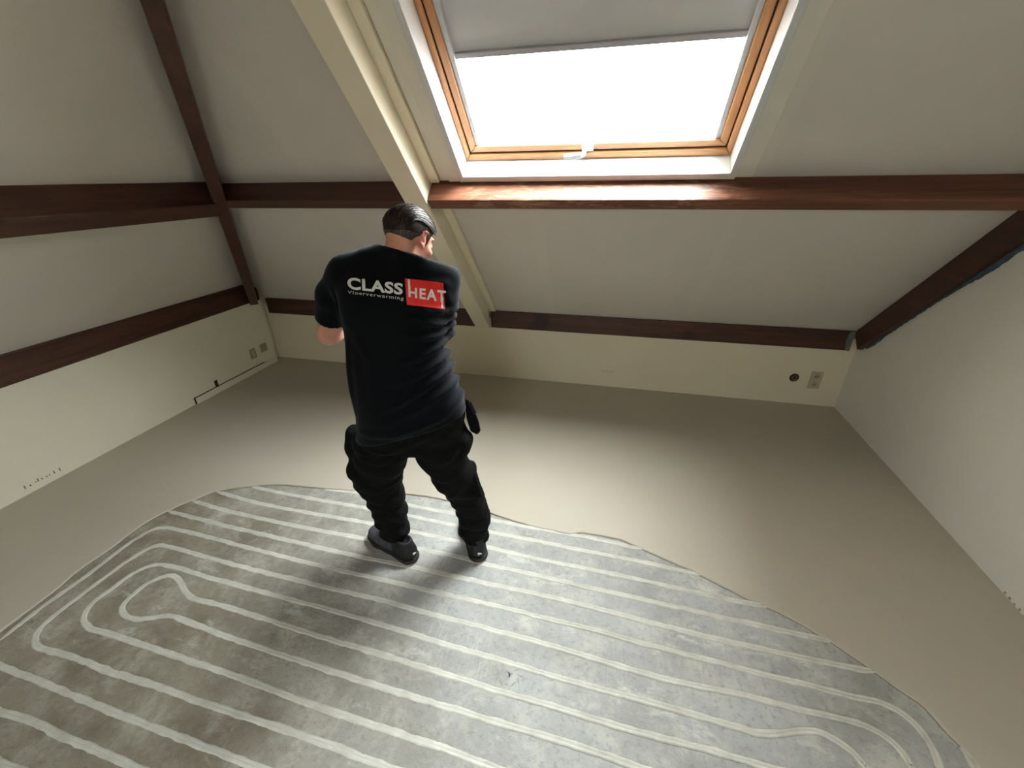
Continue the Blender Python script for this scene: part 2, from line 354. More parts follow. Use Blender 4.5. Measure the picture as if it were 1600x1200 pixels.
CH = [
 [(505,763),(575,773),(637,789),(697,800),(768,812),(825,824),(887,835),(950,847),(1003,859)],
 [(392,760),(475,777),(575,794),(638,806),(710,821),(763,831),(837,845),(912,861),(995,877),(1050,889),(1095,899)],
 [(338,768),(400,785),(475,800),(575,817),(640,830),(712,845),(765,856),(850,876),(925,891),(997,906),(1100,929),(1205,949)],
 [(300,782),(350,797),(425,814),(500,829),(567,841),(645,856),(722,871),(767,884),(837,899),(912,917),(995,935),(1100,959),(1200,980),(1302,1003)],
 [(261,798),(312,811),(375,827),(450,844),(512,859),(575,872),(650,887),(710,900),(760,912),(825,926),(900,943),(1000,969),(1100,994),(1200,1016),(1325,1042),(1370,1050)],
 [(0,1001),(32,975),(75,942),(132,902),(200,850),(214,841),(237,828),(257,824),(275,827),(325,839),(400,859),(500,884),(600,906),(675,924),(775,947),(850,966),(925,984),(1000,1005),(1100,1030),(1200,1056),(1260,1070),(1335,1089),(1375,1097),(1410,1115),(1435,1137),(1455,1165),(1467,1193),(1476,1230)],
 [(700,1233),(612,1201),(550,1177),(475,1150),(400,1125),(325,1100),(250,1074),(175,1050),(125,1031),(85,1018),(65,1014),(55,1007),(57,990),(75,970),(100,950),(140,920),(167,900),(200,876),(232,857),(252,852),(275,857),(325,871),(400,891),(500,915),(597,938),(675,960),(760,982),(850,1006),(950,1036),(1050,1064),(1160,1086),(1235,1106),(1310,1122),(1350,1133),(1385,1152),(1410,1175),(1428,1205)],
 [(830,1222),(762,1196),(700,1172),(625,1147),(550,1122),(475,1096),(400,1068),(350,1050),(275,1025),(200,1000),(160,987),(138,981),(130,968),(136,953),(150,937),(175,920),(200,901),(220,890),(242,882),(262,884),(287,890),(325,902),(400,922),(475,942),(500,948),(600,977),(700,1008),(797,1036),(875,1060),(950,1080),(1050,1107),(1150,1136),(1192,1147),(1222,1145),(1265,1141),(1290,1147),(1315,1162),(1340,1182),(1358,1205)],
 [(1080,1228),(1000,1200),(950,1182),(875,1157),(797,1135),(725,1113),(650,1090),(550,1059),(475,1034),(400,1010),(325,984),(280,966),(262,962),(225,967),(203,966),(191,955),(192,945),(207,930),(230,912),(255,901),(271,899),(282,910),(291,926),(305,936),(350,947),(425,970),(500,994),(575,1016),(700,1055),(797,1085),(875,1107),(950,1130),(1025,1151),(1100,1170),(1197,1198),(1265,1216)],
 [(-30,1028),(0,1041),(50,1060),(100,1080),(175,1112),(250,1140),(325,1169),(397,1197),(480,1232)],
 [(-30,1100),(0,1112),(50,1127),(100,1152),(150,1172),(212,1199),(300,1237)],
 [(-30,1180),(0,1191),(40,1207),(100,1235)],
 [(1500,1168),(1510,1178),(1526,1197),(1540,1222)]]
CHROOT = empty('heating_channels', (-.5, 1.0, 0))
for ci, c in enumerate(CH):
    G = [FLR(a, b)[:2] for a, b in c]
    for e_, n_ in ((0, 1), (-1, -2)):        # channels run on past the edge of the frame
        if c[e_][1] > 1194 or c[e_][0] < 0:
            w_ = G[e_]-G[n_]; v_ = w_/np.linalg.norm(w_)*(.9 if c[e_][1] > 1194 else .35)
            G = [G[0]+v_, G[0]+w_]+G if e_ == 0 else G+[G[-1]+w_, G[-1]+v_+w_]
    P = np.array(catmull(G, .012)); cum = np.concatenate([[0], np.cumsum(np.linalg.norm(np.diff(P, axis=0), axis=1))])
    tt_ = np.linspace(0, cum[-1], max(4, int(cum[-1]/.012))); P = np.stack([np.interp(tt_, cum, P[:, 0]), np.interp(tt_, cum, P[:, 1])], 1)
    for _ in range(3): P[1:-1] = (P[:-2]+2*P[1:-1]+P[2:])/4
    N = len(P); hw0 = .0132 if ci < 5 else .0122
    if ci == 12: hw0 = .02
    jit = np.convolve(rng.normal(0, 1, N+8), np.ones(3)/3, 'valid')[:N+0]*.0022
    jit2 = np.convolve(rng.normal(0, 1, N+8), np.ones(3)/3, 'valid')[:N]*.0022
    prof = [(-1.0, .0002), (-.8, .0018), (-.4, .0022), (-.12, .0016), (.12, .0016), (.4, .0022), (.8, .0018), (1.0, .0002)]
    vs = []
    for i in range(N):
        a = P[max(0, i-1)]; b = P[min(N-1, i+1)]; t = (b-a)/(np.linalg.norm(b-a)+1e-9); nn = np.array([-t[1], t[0]])
        tp = min(1, .25+i*.2, .25+(N-1-i)*.2)
        for (u, z) in prof:
            off = u*hw0*tp + (jit[i] if u < 0 else jit2[i])*abs(u)
            lip = 1+2.0*min(1, max(0, (P[i][0]+.55)/.6))*(.3 < abs(u) < .9)
            vs.append((P[i][0]+nn[0]*off, P[i][1]+nn[1]*off, z*lip+.0004*rng.normal()*(abs(u) < .9)))
    q = len(prof); fs = []; m_ = MB()
    m_.v = [tuple(map(float, v)) for v in vs]
    for i in range(N-1):
        for j in range(q-1):
            m_.f.append((i*q+j, i*q+j+1, (i+1)*q+j+1, (i+1)*q+j)); m_.mi.append(1 if j == 3 else 0)
    ob = m_.build('filled_channel', [FILL, GROOVE], CHROOT, smooth=True)
tag(CHROOT, 'pale filled heating pipe channels looping over the bare grey floor', 'heating channels')

# ------------------------------------------------------------------ walls
def wbox(name, a, b, mat, bevel=0): mb = MB(); mb.box(a, b); return struct(mb.build(name, mat, bevel=bevel))
mb = MB(); mb.box((-3.62, KY, -.2), (RX+.15, KY+.12, .60)); struct(mb.build('wall_back', CREAM))
mb = MB(); mb.box((-3.50, FY-.1, -.2), (LX, 3.468, .695)); mb.box((-3.62, FY-.1, -.2), (-3.50, KY+.1, .84)); struct(mb.build('wall_left', LEFTW, bevel=.002))
mb = MB(); mb.box((-3.62, FY-.12, -.2), (RX+.15, FY, .70)); struct(mb.build('wall_front', WHITEW))
# gable wall on the right
A = [(RX, KY+.15, -.2), (RX, FY-.12, -.2), (RX, FY-.12, .75), (RX, RIDGE_Y, RIDGE_Z+.1), (RX, KY+.15, .62)]
mb = MB(); mb.prism(A, [(RX+.12, y, z) for _, y, z in A]); struct(mb.build('wall_right', WHITEW))
# back slope with the opening for the skylight
def slab(F, holes, xr, s1, n0, n1, mb):
    xs = sorted({xr[0], xr[1]} | {h[k] for h in holes for k in ('x0', 'x1')}); ss = sorted({-.22, s1} | {h[k] for h in holes for k in ('s0', 's1')})
    for i in range(len(xs)-1):
        for j in range(len(ss)-1):
            cx, cs = (xs[i]+xs[i+1])/2, (ss[j]+ss[j+1])/2
            if any(h['x0'] < cx < h['x1'] and h['s0'] < cs < h['s1'] for h in holes): continue
            mb.box((xs[i], ss[j], n0), (xs[i+1], ss[j+1], n1), F)
def clean(o):
    bm = bmesh.new(); bm.from_mesh(o.data); bmesh.ops.remove_doubles(bm, verts=bm.verts, dist=1e-5)
    seen = {}
    for f in bm.faces: seen.setdefault(tuple(sorted(v.index for v in f.verts)), []).append(f)
    dele = [f for fs in seen.values() if len(fs) > 1 for f in fs]
    bmesh.ops.delete(bm, geom=dele, context='FACES'); bmesh.ops.recalc_face_normals(bm, faces=bm.faces); bm.to_mesh(o.data); bm.free(); return o
mb = MB(); slab(W, [dict(x0=SKYL['x0']-.02, x1=SKYL['x1']+.02, s0=SKYL['s0']-.02, s1=SKYL['s1']+.02)], (-3.72, RX+.1), RIDGE_S, 0, .16, mb); struct(clean(mb.build('ceiling', CEIL)))
mb = MB(); slab(WF, SKYR, (-3.72, RX+.1), RIDGE_S, 0, .16, mb); struct(clean(mb.build('ceiling', CEIL)))
s_end = (RIDGE_Z+.3-LZ)/math.sin(PH)
mb = MB(); mb.box((FY-.1, -.22, 0), (KY+.1, s_end, .14), WL); struct(mb.build('ceiling', CEILL))

# ------------------------------------------------------------------ rear skylight (assumed, never in view, size set by the fill it gives)
for i, r in enumerate(SKYR):
    e = empty(f'window_{i+2}', WF((r['x0']+r['x1'])/2, r['s0'], 0)); struct(e)
    mb = MB(); t_ = .05
    for a, b in (((r['x0'], r['s0'], .08), (r['x0']+t_, r['s1'], .17)), ((r['x1']-t_, r['s0'], .08), (r['x1'], r['s1'], .17)), ((r['x0']+t_, r['s0'], .08), (r['x1']-t_, r['s0']+t_, .17)), ((r['x0']+t_, r['s1']-t_, .08), (r['x1']-t_, r['s1'], .17))): mb.box(a, b, WF)
    mb.build('window_frame', PINE, e, .003)
    mb = MB(); mb.box((r['x0']+t_, r['s0']+t_, .12), (r['x1']-t_, r['s1']-t_, .125), WF); mb.build('glass_pane', GLASS, e)

# ------------------------------------------------------------------ the skylight in view
x0, x1, s0, s1 = SKYL['x0'], SKYL['x1'], SKYL['s0'], SKYL['s1']
WN = empty('window_1', W((x0+x1)/2, s0, 0)); struct(WN)
def ringpart(name, o, i, n0, n1, mats, bevel=.002, only=None, par=WN):
    (ox0, ox1, os0, os1), (ix0, ix1, is0, is1) = o, i
    mb = MB()
    def pr(P, mi):
        A = [W(a, b, n0) for a, b in P]; B = [W(a, b, n1) for a, b in P]; mb.prism(A, B, mi)
    pr([(ox0, os0), (ox1, os0), (ix1, is0), (ix0, is0)], 0)
    pr([(ox0, os1), (ix0, is1), (ix1, is1), (ox1, os1)], 0)
    pr([(ox0, os0), (ix0, is0), (ix0, is1), (ox0, os1)], min(1, len(mats)-1))
    pr([(ox1, os0), (ox1, os1), (ix1, is1), (ix1, is0)], min(1, len(mats)-1))
    return mb.build(name, mats, par, bevel)
ringpart('reveal_lining', (x0-.03, x1+.03, s0-.03, s1+.03), (x0, x1, s0, s1), -.026, .22, [WHITE], .003)
ringpart('window_frame', (x0, x1, s0, s1), (x0+.026, x1-.026, s0+.036, s1-.03), .085, .20, [PINE, PINEV], .005)
# weather strip between frame and sash
ringpart('gasket', (x0+.026, x1-.026, s0+.036, s1-.03), (x0+.031, x1-.031, s0+.042, s1-.035), .10, .19, [RUBBER], 0)
sash = ringpart('sash', (x0+.031, x1-.031, s0+.042, s1-.035), (x0+.066, x1-.066, s0+.078, s1-.075), .098, .185, [PINE, PINEV], .005)
gx0, gx1, gs0, gs1 = x0+.066, x1-.066, s0+.078, s1-.075
mb = MB(); mb.box((gx0-.005, gs0-.005, .158), (gx1+.005, gs1+.005, .164), W); mb.build('glass_pane', GLASS, WN)
for xa, xb in ((gx0, gx0+.024), (gx1-.024, gx1)):
    mb = MB(); mb.box((xa, gs0, .108), (xb, gs1, .15), W); mb.build('blind_guide_rail', PLASTIC, WN, .003)
# roller blind: cloth with slight waves, drawn halfway down
mb = MB(); NX, NS = 26, 14; sb = 2.098; vs = []; bx0, bx1 = gx0+.018, gx1-.018
for j in range(NS+1):
    for i in range(NX+1):
        u, v_ = i/NX, j/NS; vs.append(W(bx0+(bx1-bx0)*u, sb+(gs1-sb)*v_, .132+.0016*math.sin(u*9+v_*4)+.001*math.sin(u*23)))
vs2 = [v+NB*.0015 for v in vs]; L = NX+1
f1 = [(j*L+i, j*L+i+1, (j+1)*L+i+1, (j+1)*L+i) for j in range(NS) for i in range(NX)]
mb.add(vs, f1); mb.add(vs2, [f[::-1] for f in f1])
mb.build('roller_blind', BLIND, WN, smooth=True)
mb = MB(); mb.box((bx0, sb-.016, .120), (bx1, sb+.008, .140), W); mb.build('blind_bottom_bar', BLINDBAR, WN, .003)
# handle: square rose and cranked lever
mb = MB(); hx = -.19; mb.box((hx-.03, s0+.046, .083), (hx+.028, s0+.078, .099), W); hd = mb.build('window_handle', PLASTIC, WN, .003)
mb = MB(); P = [(hx-.005, .092, s0+.062), (hx-.008, .062, s0+.058), (hx-.03, .052, s0+.052), (hx-.075, .050, s0+.048), (hx-.118, .050, s0+.046)]
for (a, na, sa), (b, nb_, sb_) in zip(P[:-1], P[1:]):
    A = [W(a, sa-.012, na-.009), W(a, sa-.012, na+.009), W(a, sa+.012, na+.009), W(a, sa+.012, na-.009)]
    B = [W(b, sb_-.012, nb_-.009), W(b, sb_-.012, nb_+.009), W(b, sb_+.012, nb_+.009), W(b, sb_+.012, nb_-.009)]
    mb.prism(A, B)
mb.build('lever', PLASTIC, hd, .002)
# casing boards round the opening
mb = MB(); mb.box((-.945, 1.535, -.022), (x0-.03, s1+.1, 0.001), W); struct(mb.build('trim_1', CASING, bevel=.002))
mb = MB(); mb.box((-.998, 1.535, -.012), (-.945, s1+.1, 0.001), W); struct(mb.build('trim_2', CASING, bevel=.002))
mb = MB(); mb.box((x1+.03, 1.535, -.014), (.604, s1+.1, 0.001), W); struct(mb.build('trim_3', CASING, bevel=.002))
mb = MB(); mb.box((x0-.03, 1.528, -.02), (x1+.03, 1.54, 0.001), W); struct(mb.build('trim_4', CASING, bevel=.002))

# ------------------------------------------------------------------ beams
def beam(name, mat, corners0, corners1, label, cat='beam', bev=.005, group=None):
    mb = MB(); mb.prism(corners0, corners1); o = mb.build(name, mat, bevel=bev); tag(o, label, cat, group); return o
PS, PD, PWd = 1.524, -.14, .068      # purlin: up-slope position of its top face, depth, width
def purlin(xa, xb, mat, label):
    f = lambda x: [W(x, PS, 0), W(x, PS, PD), W(x, PS-PWd, PD), W(x, PS-PWd, 0)]
    return beam('purlin', mat, f(xa), f(xb), label)
RAFX0, RAFX1 = -1.19, -1.058
purlin(RAFX1+.002, RX-.002, WOODW, 'dark brown beam with pale worn patches right below the skylight')
purlin(-2.50, RAFX0-.002, WOODX, 'dark brown horizontal beam above the worker, between diagonal beam and white rafter')
# lower plates on the back wall
def plate(xa, xb, label):
    A = lambda x: [(x, KY-.012, .507), (x, KY+.10, .507), (x, KY+.10, .575), (x, KY+.004, .664), (x, KY-.012, .664)]
    return beam('wall_plate', WOODX, A(xa), A(xb), label, bev=.003)
plate(RAFX1+.002, 1.822, 'dark brown low beam on top of back knee wall, right of white rafter')
plate(-3.46, RAFX0-.002, 'dark brown low beam on top of back knee wall, left of white rafter')
# left side
fL = lambda y: [WL(y, 1.25, 0), WL(y, 1.225, -.155), WL(y, 1.12, -.16), WL(y, 1.125, 0)]
beam('purlin', WOODY, fL(FY+.02), fL(2.43), 'dark brown upper horizontal beam across the left sloping ceiling')
A = lambda y: [(LX+.012, y, .677), (LX+.012, y, .856), (LX-.004, y, .856), (LX-.09, y, .76), (LX-.09, y, .677)]
beam('wall_plate', WOODY, A(FY+.02), A(3.45), 'dark brown low beam on top of the left knee wall')
# hip rafter in the corner where the slopes meet
cb = NB@np.array([0, KY, KZ]); cl = NL@np.array([LX, 0, LZ])
def hip(z): return np.array([(cl-math.cos(PH)*z)/(-math.sin(PH)), (cb-math.cos(TH)*z)/math.sin(TH), z])
hu = (NB+NL)/np.linalg.norm(NB+NL); hh_ = np.cross(NB, NL); hh_ = hh_/np.linalg.norm(hh_); hs = np.cross(hh_, hu)
fH = lambda z: [hip(z)+hs*.038+hu*.03, hip(z)+hs*.036-hu*.185, hip(z)-hs*.036-hu*.185, hip(z)-hs*.038+hu*.03]
beam('hip_rafter', WOODH, fH(.80), fH(3.5), 'dark brown diagonal hip beam running up the left ceiling corner')
# white rafter with packing strip
RN = -.151
mb = MB(); fR = lambda x, s: None
mb.prism([W(RAFX0, -.075, RN), W(RAFX1, -.075, RN), W(RAFX1, .10, .0), W(RAFX0, .10, .0)], [W(RAFX0, 3.9, RN), W(RAFX1, 3.9, RN), W(RAFX1, 3.9, 0), W(RAFX0, 3.9, 0)])
# foot resting against the knee wall
rf = mb.build('rafter', TRIM, bevel=.004); tag(rf, 'cream painted rafter running down the slope left of the skylight', 'beam')
mb = MB(); mb.box((RAFX1+.001, PS+.012, -.03), (-1.002, 3.9, -.001), W); mb.box((RAFX1+.001, .03, -.03), (-1.002, PS-PWd-.005, -.001), W)
mb.build('packing_strip', TRIM, rf, .003)
# rafter on the right gable
f = lambda s: [W(1.826, s, 0), W(1.826, s, -.15), W(RX-.001, s, -.15), W(RX-.001, s, 0)]
beam('gable_rafter', WOODY, f(-.02), f(PS-PWd-.003), 'dark brown sloping beam against the right wall, blue paint along its edge')
# paint smears along it
def smear(name, mat, pts, mpar, lab=None):
    mb = MB(); mb.add(pts, [tuple(range(len(pts)))]); o = mb.build(name, mat, mpar); return o
WR = bpy.data.objects['wall_right']
N = 90; top = []; bot = []
for i in range(N+1):
    s = .02+1.36*i/N
    wdt = .010+.012*max(0, math.sin(i*.13+1.3*math.sin(i*.07)))+.007*rng.random()+(.045*max(0, i/N-.5))
    P = W(RX-.0015, s, -.146); Q = W(RX-.0015, s, -.146-wdt); top.append(P); bot.append(Q)
mb = MB(); mb.add(top+bot, [(i, i+1, N+2+i, N+1+i) for i in range(N)]); mb.build('paint_smear', BLUEP, WR)
mb = MB(); vs = [(1.79+.002*rng.normal(), KY-.0135, .508), (1.822, KY-.0135, .503), (1.822, KY-.0135, .662), (1.785, KY-.0135, .66), (1.775, KY-.0135, .60), (1.782, KY-.0135, .55)]
mb.add(vs, [tuple(range(6))]); mb.build('paint_smear', GREYP, bpy.data.objects['wall_plate'])

# ------------------------------------------------------------------ small wall items
mb = MB(); mb.box((LX+.001, 2.49, .0), (LX+.012, 3.466, .062)); o = struct(mb.build('baseboard_left', LEFTW, bevel=.002))
mb = MB(); mb.box((LX+.0005, 2.478, .0), (LX+.003, 2.49, .070)); mb.box((LX+.0005, 2.478, .062), (LX+.003, 3.30, .069)); mb.build('shadow_gap', DARK, o)
mb = MB(); mb.box((LX+.0005, 2.705, .069), (LX+.004, 2.735, .125)); o = mb.build('wall_slot', DARK); tag(o, 'small dark slot in the left wall just above the white baseboard strip', 'wall slot')
mb = MB(); mb.box((-3.445, 3.47, .70), (-3.425, 3.482, .86)); o = mb.build('trim_5', WHITE, bevel=.002); struct(o)
def disc(mb, c, ex, ey, en, r, h, seg=28, mi=0):
    A = [np.array(c)+ex*r*math.cos(6.2832*i/seg)+ey*r*math.sin(6.2832*i/seg) for i in range(seg)]
    mb.prism(A, [a+en*h for a in A], mi)
def socket(name, base, ex, en, wd, ht, mat, label, cat, round_=0, holes=()):
    # ex along wall, en out of wall; base = centre on the wall
    ez = np.array([0, 0, 1.0]); ex = np.array(ex, float); en = np.array(en, float); base = np.array(base, float)
    e = empty(name, base); F = lambda a, b, c: base+ex*a+en*b+ez*c
    mb = MB(); mb.box((-wd/2, 0.0005, -ht/2), (wd/2, .010, ht/2), F); mb.build('cover_plate', mat, e, .003)
    for (a, c, dark) in holes:
        mb = MB(); disc(mb, F(a, .0102, c), ex, ez, en, .021, .001); w_ = mb.build('socket_well', SOCK2 if dark < 2 else DARK, e)
        for d in (-.008, .008):
            mb = MB(); disc(mb, F(a+d, .0114, c), ex, ez, en, .0035, .0008, 12); mb.build('pin_hole', DARK, w_)
    tag(e, label, cat); return e
socket('wall_socket', (LX, 3.336, .21), (0, 1, 0), (1, 0, 0), .082, .082, SOCK2, 'aged wall socket with dark pin holes on the left wall, nearest the corner', 'socket', holes=[(0, 0, 1)])
e = empty('wall_switch', (LX, 3.19, .20)); mb = MB(); mb.box((LX+.0005, 3.155, .15), (LX+.010, 3.225, .25)); mb.build('cover_plate', SOCK2, e, .006)
mb = MB(); mb.box((LX+.010, 3.17, .165), (LX+.014, 3.21, .235)); mb.build('rocker', SOCK1, e, .002)
tag(e, 'worn beige cover plate on the left wall, left of the pinned socket', 'switch')
socket('wall_socket', (1.665, KY, .235), (1, 0, 0), (0, -1, 0), .085, .150, SOCK1, 'beige double socket on the back knee wall, beside the round open box', 'socket', holes=[(0, .036, 1), (0, -.036, 1)])
# round open installation box with loose wires
c0 = np.array([1.51, KY, .243]); e = empty('installation_box', c0)
ex, ez, en = np.array([1., 0, 0]), np.array([0, 0, 1.]), np.array([0, -1., 0])
mb = MB(); disc(mb, c0+en*.0005, ex, ez, en, .034, .002, 32); mb.build('box_opening', DARK, e)
mb = MB(); R1, R2 = .038, .033; A = [c0+en*.001+ex*R1*math.cos(6.2832*i/32)+ez*R1*math.sin(6.2832*i/32) for i in range(32)]; B = [c0+en*.004+ex*R2*math.cos(6.2832*i/32)+ez*R2*math.sin(6.2832*i/32) for i in range(32)]
mb.add(A+B, [(i, (i+1) % 32, 32+(i+1) % 32, 32+i) for i in range(32)]); mb.build('rim', SOCK2, e)
WIREM = vary('wire_sleeve', srgb(150, 130, 105), srgb(110, 95, 80), 50, .5, 0)
for k_ in range(4):
    mb = MB(); prev = None
    for t in range(9):
        a = t/8*3.6+k_*1.5; P = c0+en*(.006+.008*math.sin(t/8*3.14))+ex*.018*math.cos(a)*(1-.3*k_/4)+ez*.018*math.sin(a)
        if prev is not None:
            d = (P-prev); d = d/np.linalg.norm(d); s_ = np.cross(d, en); s_ /= np.linalg.norm(s_)
            A = [prev+s_*.003, prev+en*.003, prev-s_*.003, prev-en*.003]; mb.prism(A, [q+(P-prev) for q in A])
        prev = P
    mb.build('wire', WIREM, e)
tag(e, 'round open installation box with loose wires in the back knee wall', 'installation box')
# small marks on the walls
mb = MB()
for i in range(9):
    y = 1.30+.022*i+.006*rng.normal(); z = .045+.012*rng.random(); mb.box((LX, y, z), (LX+.0012, y+.006, z+.022*rng.random()+.006))
mb.build('pencil_mark', WIREM, bpy.data.objects['wall_left'])
mb = MB()
for i in range(8):
    x = -.04+.014*i; mb.box((x, KY-.001, .155+.008*math.sin(i*2.)), (x+.006, KY, .160+.008*math.sin(i*2.)))
mb.build('rust_mark', WIREM, bpy.data.objects['wall_back'])
mb = MB()
for i in range(12):
    y = 1.78-.028*i; mb.box((RX-.001, y, .010), (RX, y+.010, .014+.014*rng.random()))
mb.build('scuff_mark', vary('scuff', srgb(150, 146, 128), srgb(170, 166, 148), 40, .7, 0), WR)

# ------------------------------------------------------------------ implicit surfaces for the person
class SDF:
    def __init__(s, lo, hi, h):
        s.h = h; s.lo = np.array(lo, float); s.n = np.ceil((np.array(hi)-s.lo)/h).astype(int)+1
        s.F = np.full(s.n, .2, np.float32)
    def sub(s, lo, hi):
        a = np.clip(np.floor((np.array(lo)-s.lo)/s.h).astype(int), 0, s.n); b = np.clip(np.ceil((np.array(hi)-s.lo)/s.h).astype(int)+1, 0, s.n)
        sl = tuple(slice(i, j) for i, j in zip(a, b))
        ax = [s.lo[i]+s.h*np.arange(a[i], b[i]) for i in range(3)]
        return sl, np.meshgrid(*ax, indexing='ij')
    def comb(s, sl, d, k, op='u'):
        F = s.F[sl]; d = d.astype(np.float32)
        if op == 'u':
            h = np.clip(.5+.5*(F-d)/k, 0, 1); s.F[sl] = F*(1-h)+d*h-k*h*(1-h)
        elif op == 's':    # subtract
            h = np.clip(.5-.5*(F+d)/k, 0, 1); s.F[sl] = F*(1-h)+(-d)*h+k*h*(1-h)
        elif op == 'i':
            s.F[sl] = np.maximum(F, d)
    def cone(s, a, b, ra, rb, k=.02, op='u'):
        a, b = np.array(a, float), np.array(b, float); R = max(ra, rb)+k*1.5+.03
        sl, (X, Y, Z) = s.sub(np.minimum(a, b)-R, np.maximum(a, b)+R)
        d = b-a; L2 = d@d; t = np.clip(((X-a[0])*d[0]+(Y-a[1])*d[1]+(Z-a[2])*d[2])/L2, 0, 1)
        D = np.sqrt((X-a[0]-t*d[0])**2+(Y-a[1]-t*d[1])**2+(Z-a[2]-t*d[2])**2)-(ra+(rb-ra)*t)
        s.comb(sl, D, k, op); return s
    def chain(s, P, R, k=.02):
        for i in range(len(P)-1): s.cone(P[i], P[i+1], R[i], R[i+1], k)
    def ell(s, c, r, B=None, k=.02, op='u'):
        c = np.array(c, float); r = np.array(r, float); R = r.max()+k*1.5+.03
        sl, (X, Y, Z) = s.sub(c-R, c+R); B = np.eye(3) if B is None else np.array(B)
        q = [((X-c[0])*B[i][0]+(Y-c[1])*B[i][1]+(Z-c[2])*B[i][2]) for i in range(3)]
        k0 = np.sqrt(sum((q[i]/r[i])**2 for i in range(3)))+1e-6; k1 = np.sqrt(sum((q[i]/r[i]**2)**2 for i in range(3)))+1e-6
        s.comb(sl, k0*(k0-1)/k1, k, op); return s
    def loft(s, secs, XT, YT, k=.03, p=2.3):   # secs: (z, cx, cy, rx, ry)
        S = np.array(sorted(secs)); R = S[:, 3:].max()+k+.04
        sl, (X, Y, Z) = s.sub([S[:, 1].min()-R, S[:, 2].min()-R, S[0, 0]-.06], [S[:, 1].max()+R, S[:, 2].max()+R, S[-1, 0]+.06])
        z = Z[0, 0, :]; zc = np.clip(z, S[0, 0], S[-1, 0])
        cx, cy, rx, ry = (np.interp(zc, S[:, 0], S[:, i]) for i in (1, 2, 3, 4))
        def sm(a):
            kk = max(3, int(.05/s.h)); return np.convolve(np.pad(a, kk//2, mode='edge'), np.ones(kk)/kk, 'valid')[:len(a)]
        cx, cy, rx, ry = map(sm, (cx, cy, rx, ry))
        dx, dy = X-cx, Y-cy; u = np.abs(dx*XT[0]+dy*XT[1])/rx; v = np.abs(dx*YT[0]+dy*YT[1])/ry
        q = (u**p+v**p)**(1/p)+1e-6
        d = (q-1)*np.minimum(rx, ry)*.9
        dz = np.maximum(S[0, 0]-Z, Z-S[-1, 0])
        d = np.maximum(d, dz); s.comb(sl, d, k); return s
    def plane(s, p, n, sl=None):   # keep the side opposite to n
        n = np.array(n, float); n /= np.linalg.norm(n)
        sl, (X, Y, Z) = s.sub(s.lo, s.lo+s.h*s.n)
        s.comb(sl, (X-p[0])*n[0]+(Y-p[1])*n[1]+(Z-p[2])*n[2], .001, 'i'); return s
    def disp(s, fn):
        sl, (X, Y, Z) = s.sub(s.lo, s.lo+s.h*s.n); near = np.abs(s.F[sl]) < .05
        out = np.zeros_like(s.F[sl]); out[near] = fn(X[near], Y[near], Z[near]); s.F[sl] = s.F[sl]-out; return s
    def mesh(s, name, mat, parent=None, keep=None, relax=2, mats=None, matfn=None, decimate=None):
        F = s.F; ins = F < 0; nx, ny, nz = F.shape
        cells = np.zeros((nx-1, ny-1, nz-1), int)
        for dx in (0, 1):
            for dy in (0, 1):
                for dz in (0, 1): cells += ins[dx:nx-1+dx, dy:ny-1+dy, dz:nz-1+dz]
        act = (cells > 0) & (cells < 8); idx = -np.ones(act.shape, int); C = np.argwhere(act); idx[act] = np.arange(len(C))
        acc = np.zeros((len(C), 3)); cnt = np.zeros(len(C))
        offs = [(i, j, k) for i in (0, 1) for j in (0, 1) for k in (0, 1)]
        for a in offs:
            for ax in range(3):
                if a[ax] == 1: continue
                b = list(a); b[ax] = 1
                fa = F[C[:, 0]+a[0], C[:, 1]+a[1], C[:, 2]+a[2]]; fb = F[C[:, 0]+b[0], C[:, 1]+b[1], C[:, 2]+b[2]]
                m = (fa < 0) != (fb < 0); t = fa[m]/(fa[m]-fb[m]); p = np.repeat([a], m.sum(), 0).astype(float); p[:, ax] += t
                acc[m] += p; cnt[m] += 1
        V = s.lo+s.h*(C+acc/cnt[:, None]); quads = []
        for ax in range(3):
            o1, o2 = [(1, 2), (2, 0), (0, 1)][ax]
            sa = [slice(None)]*3; sb = [slice(None)]*3; sa[ax] = slice(0, -1); sb[ax] = slice(1, None)
            E = np.argwhere(ins[tuple(sa)] != ins[tuple(sb)])
            E = E[(E[:, o1] > 0) & (E[:, o2] > 0) & (E[:, o1] < F.shape[o1]-1) & (E[:, o2] < F.shape[o2]-1)]
            flip = ins[tuple(E.T)]
            def at(d1, d2):
                G = E.copy(); G[:, o1] -= d1; G[:, o2] -= d2; return idx[tuple(G.T)]
            Q = np.stack([at(1, 1), at(0, 1), at(0, 0), at(1, 0)], 1); Q[~flip] = Q[~flip][:, ::-1]; quads.append(Q)
        Q = np.concatenate(quads)
        for _ in range(relax):
            S_ = np.zeros_like(V); c_ = np.zeros(len(V))
            for i in range(4):
                for j in (1, 3): np.add.at(S_, Q[:, i], V[Q[:, (i+j) % 4]]); np.add.at(c_, Q[:, i], 1)
            V = V*.5+.5*S_/np.maximum(c_, 1)[:, None]
        me = bpy.data.meshes.new(name); me.from_pydata(V.tolist(), [], Q.tolist()); me.validate()
        for mm in (mats or [mat]): me.materials.append(mm)
        if matfn is not None:
            cen = V[Q].mean(1); mi = matfn(cen)
            if len(me.polygons) == len(mi): me.polygons.foreach_set('material_index', mi.astype(np.int32))
        me.polygons.foreach_set('use_smooth', [True]*len(me.polygons))
        o = bpy.data.objects.new(name, me); COL.objects.link(o)
        if parent is not None: o.parent = parent; o.matrix_parent_inverse = parent.matrix_basis.inverted()
        return o

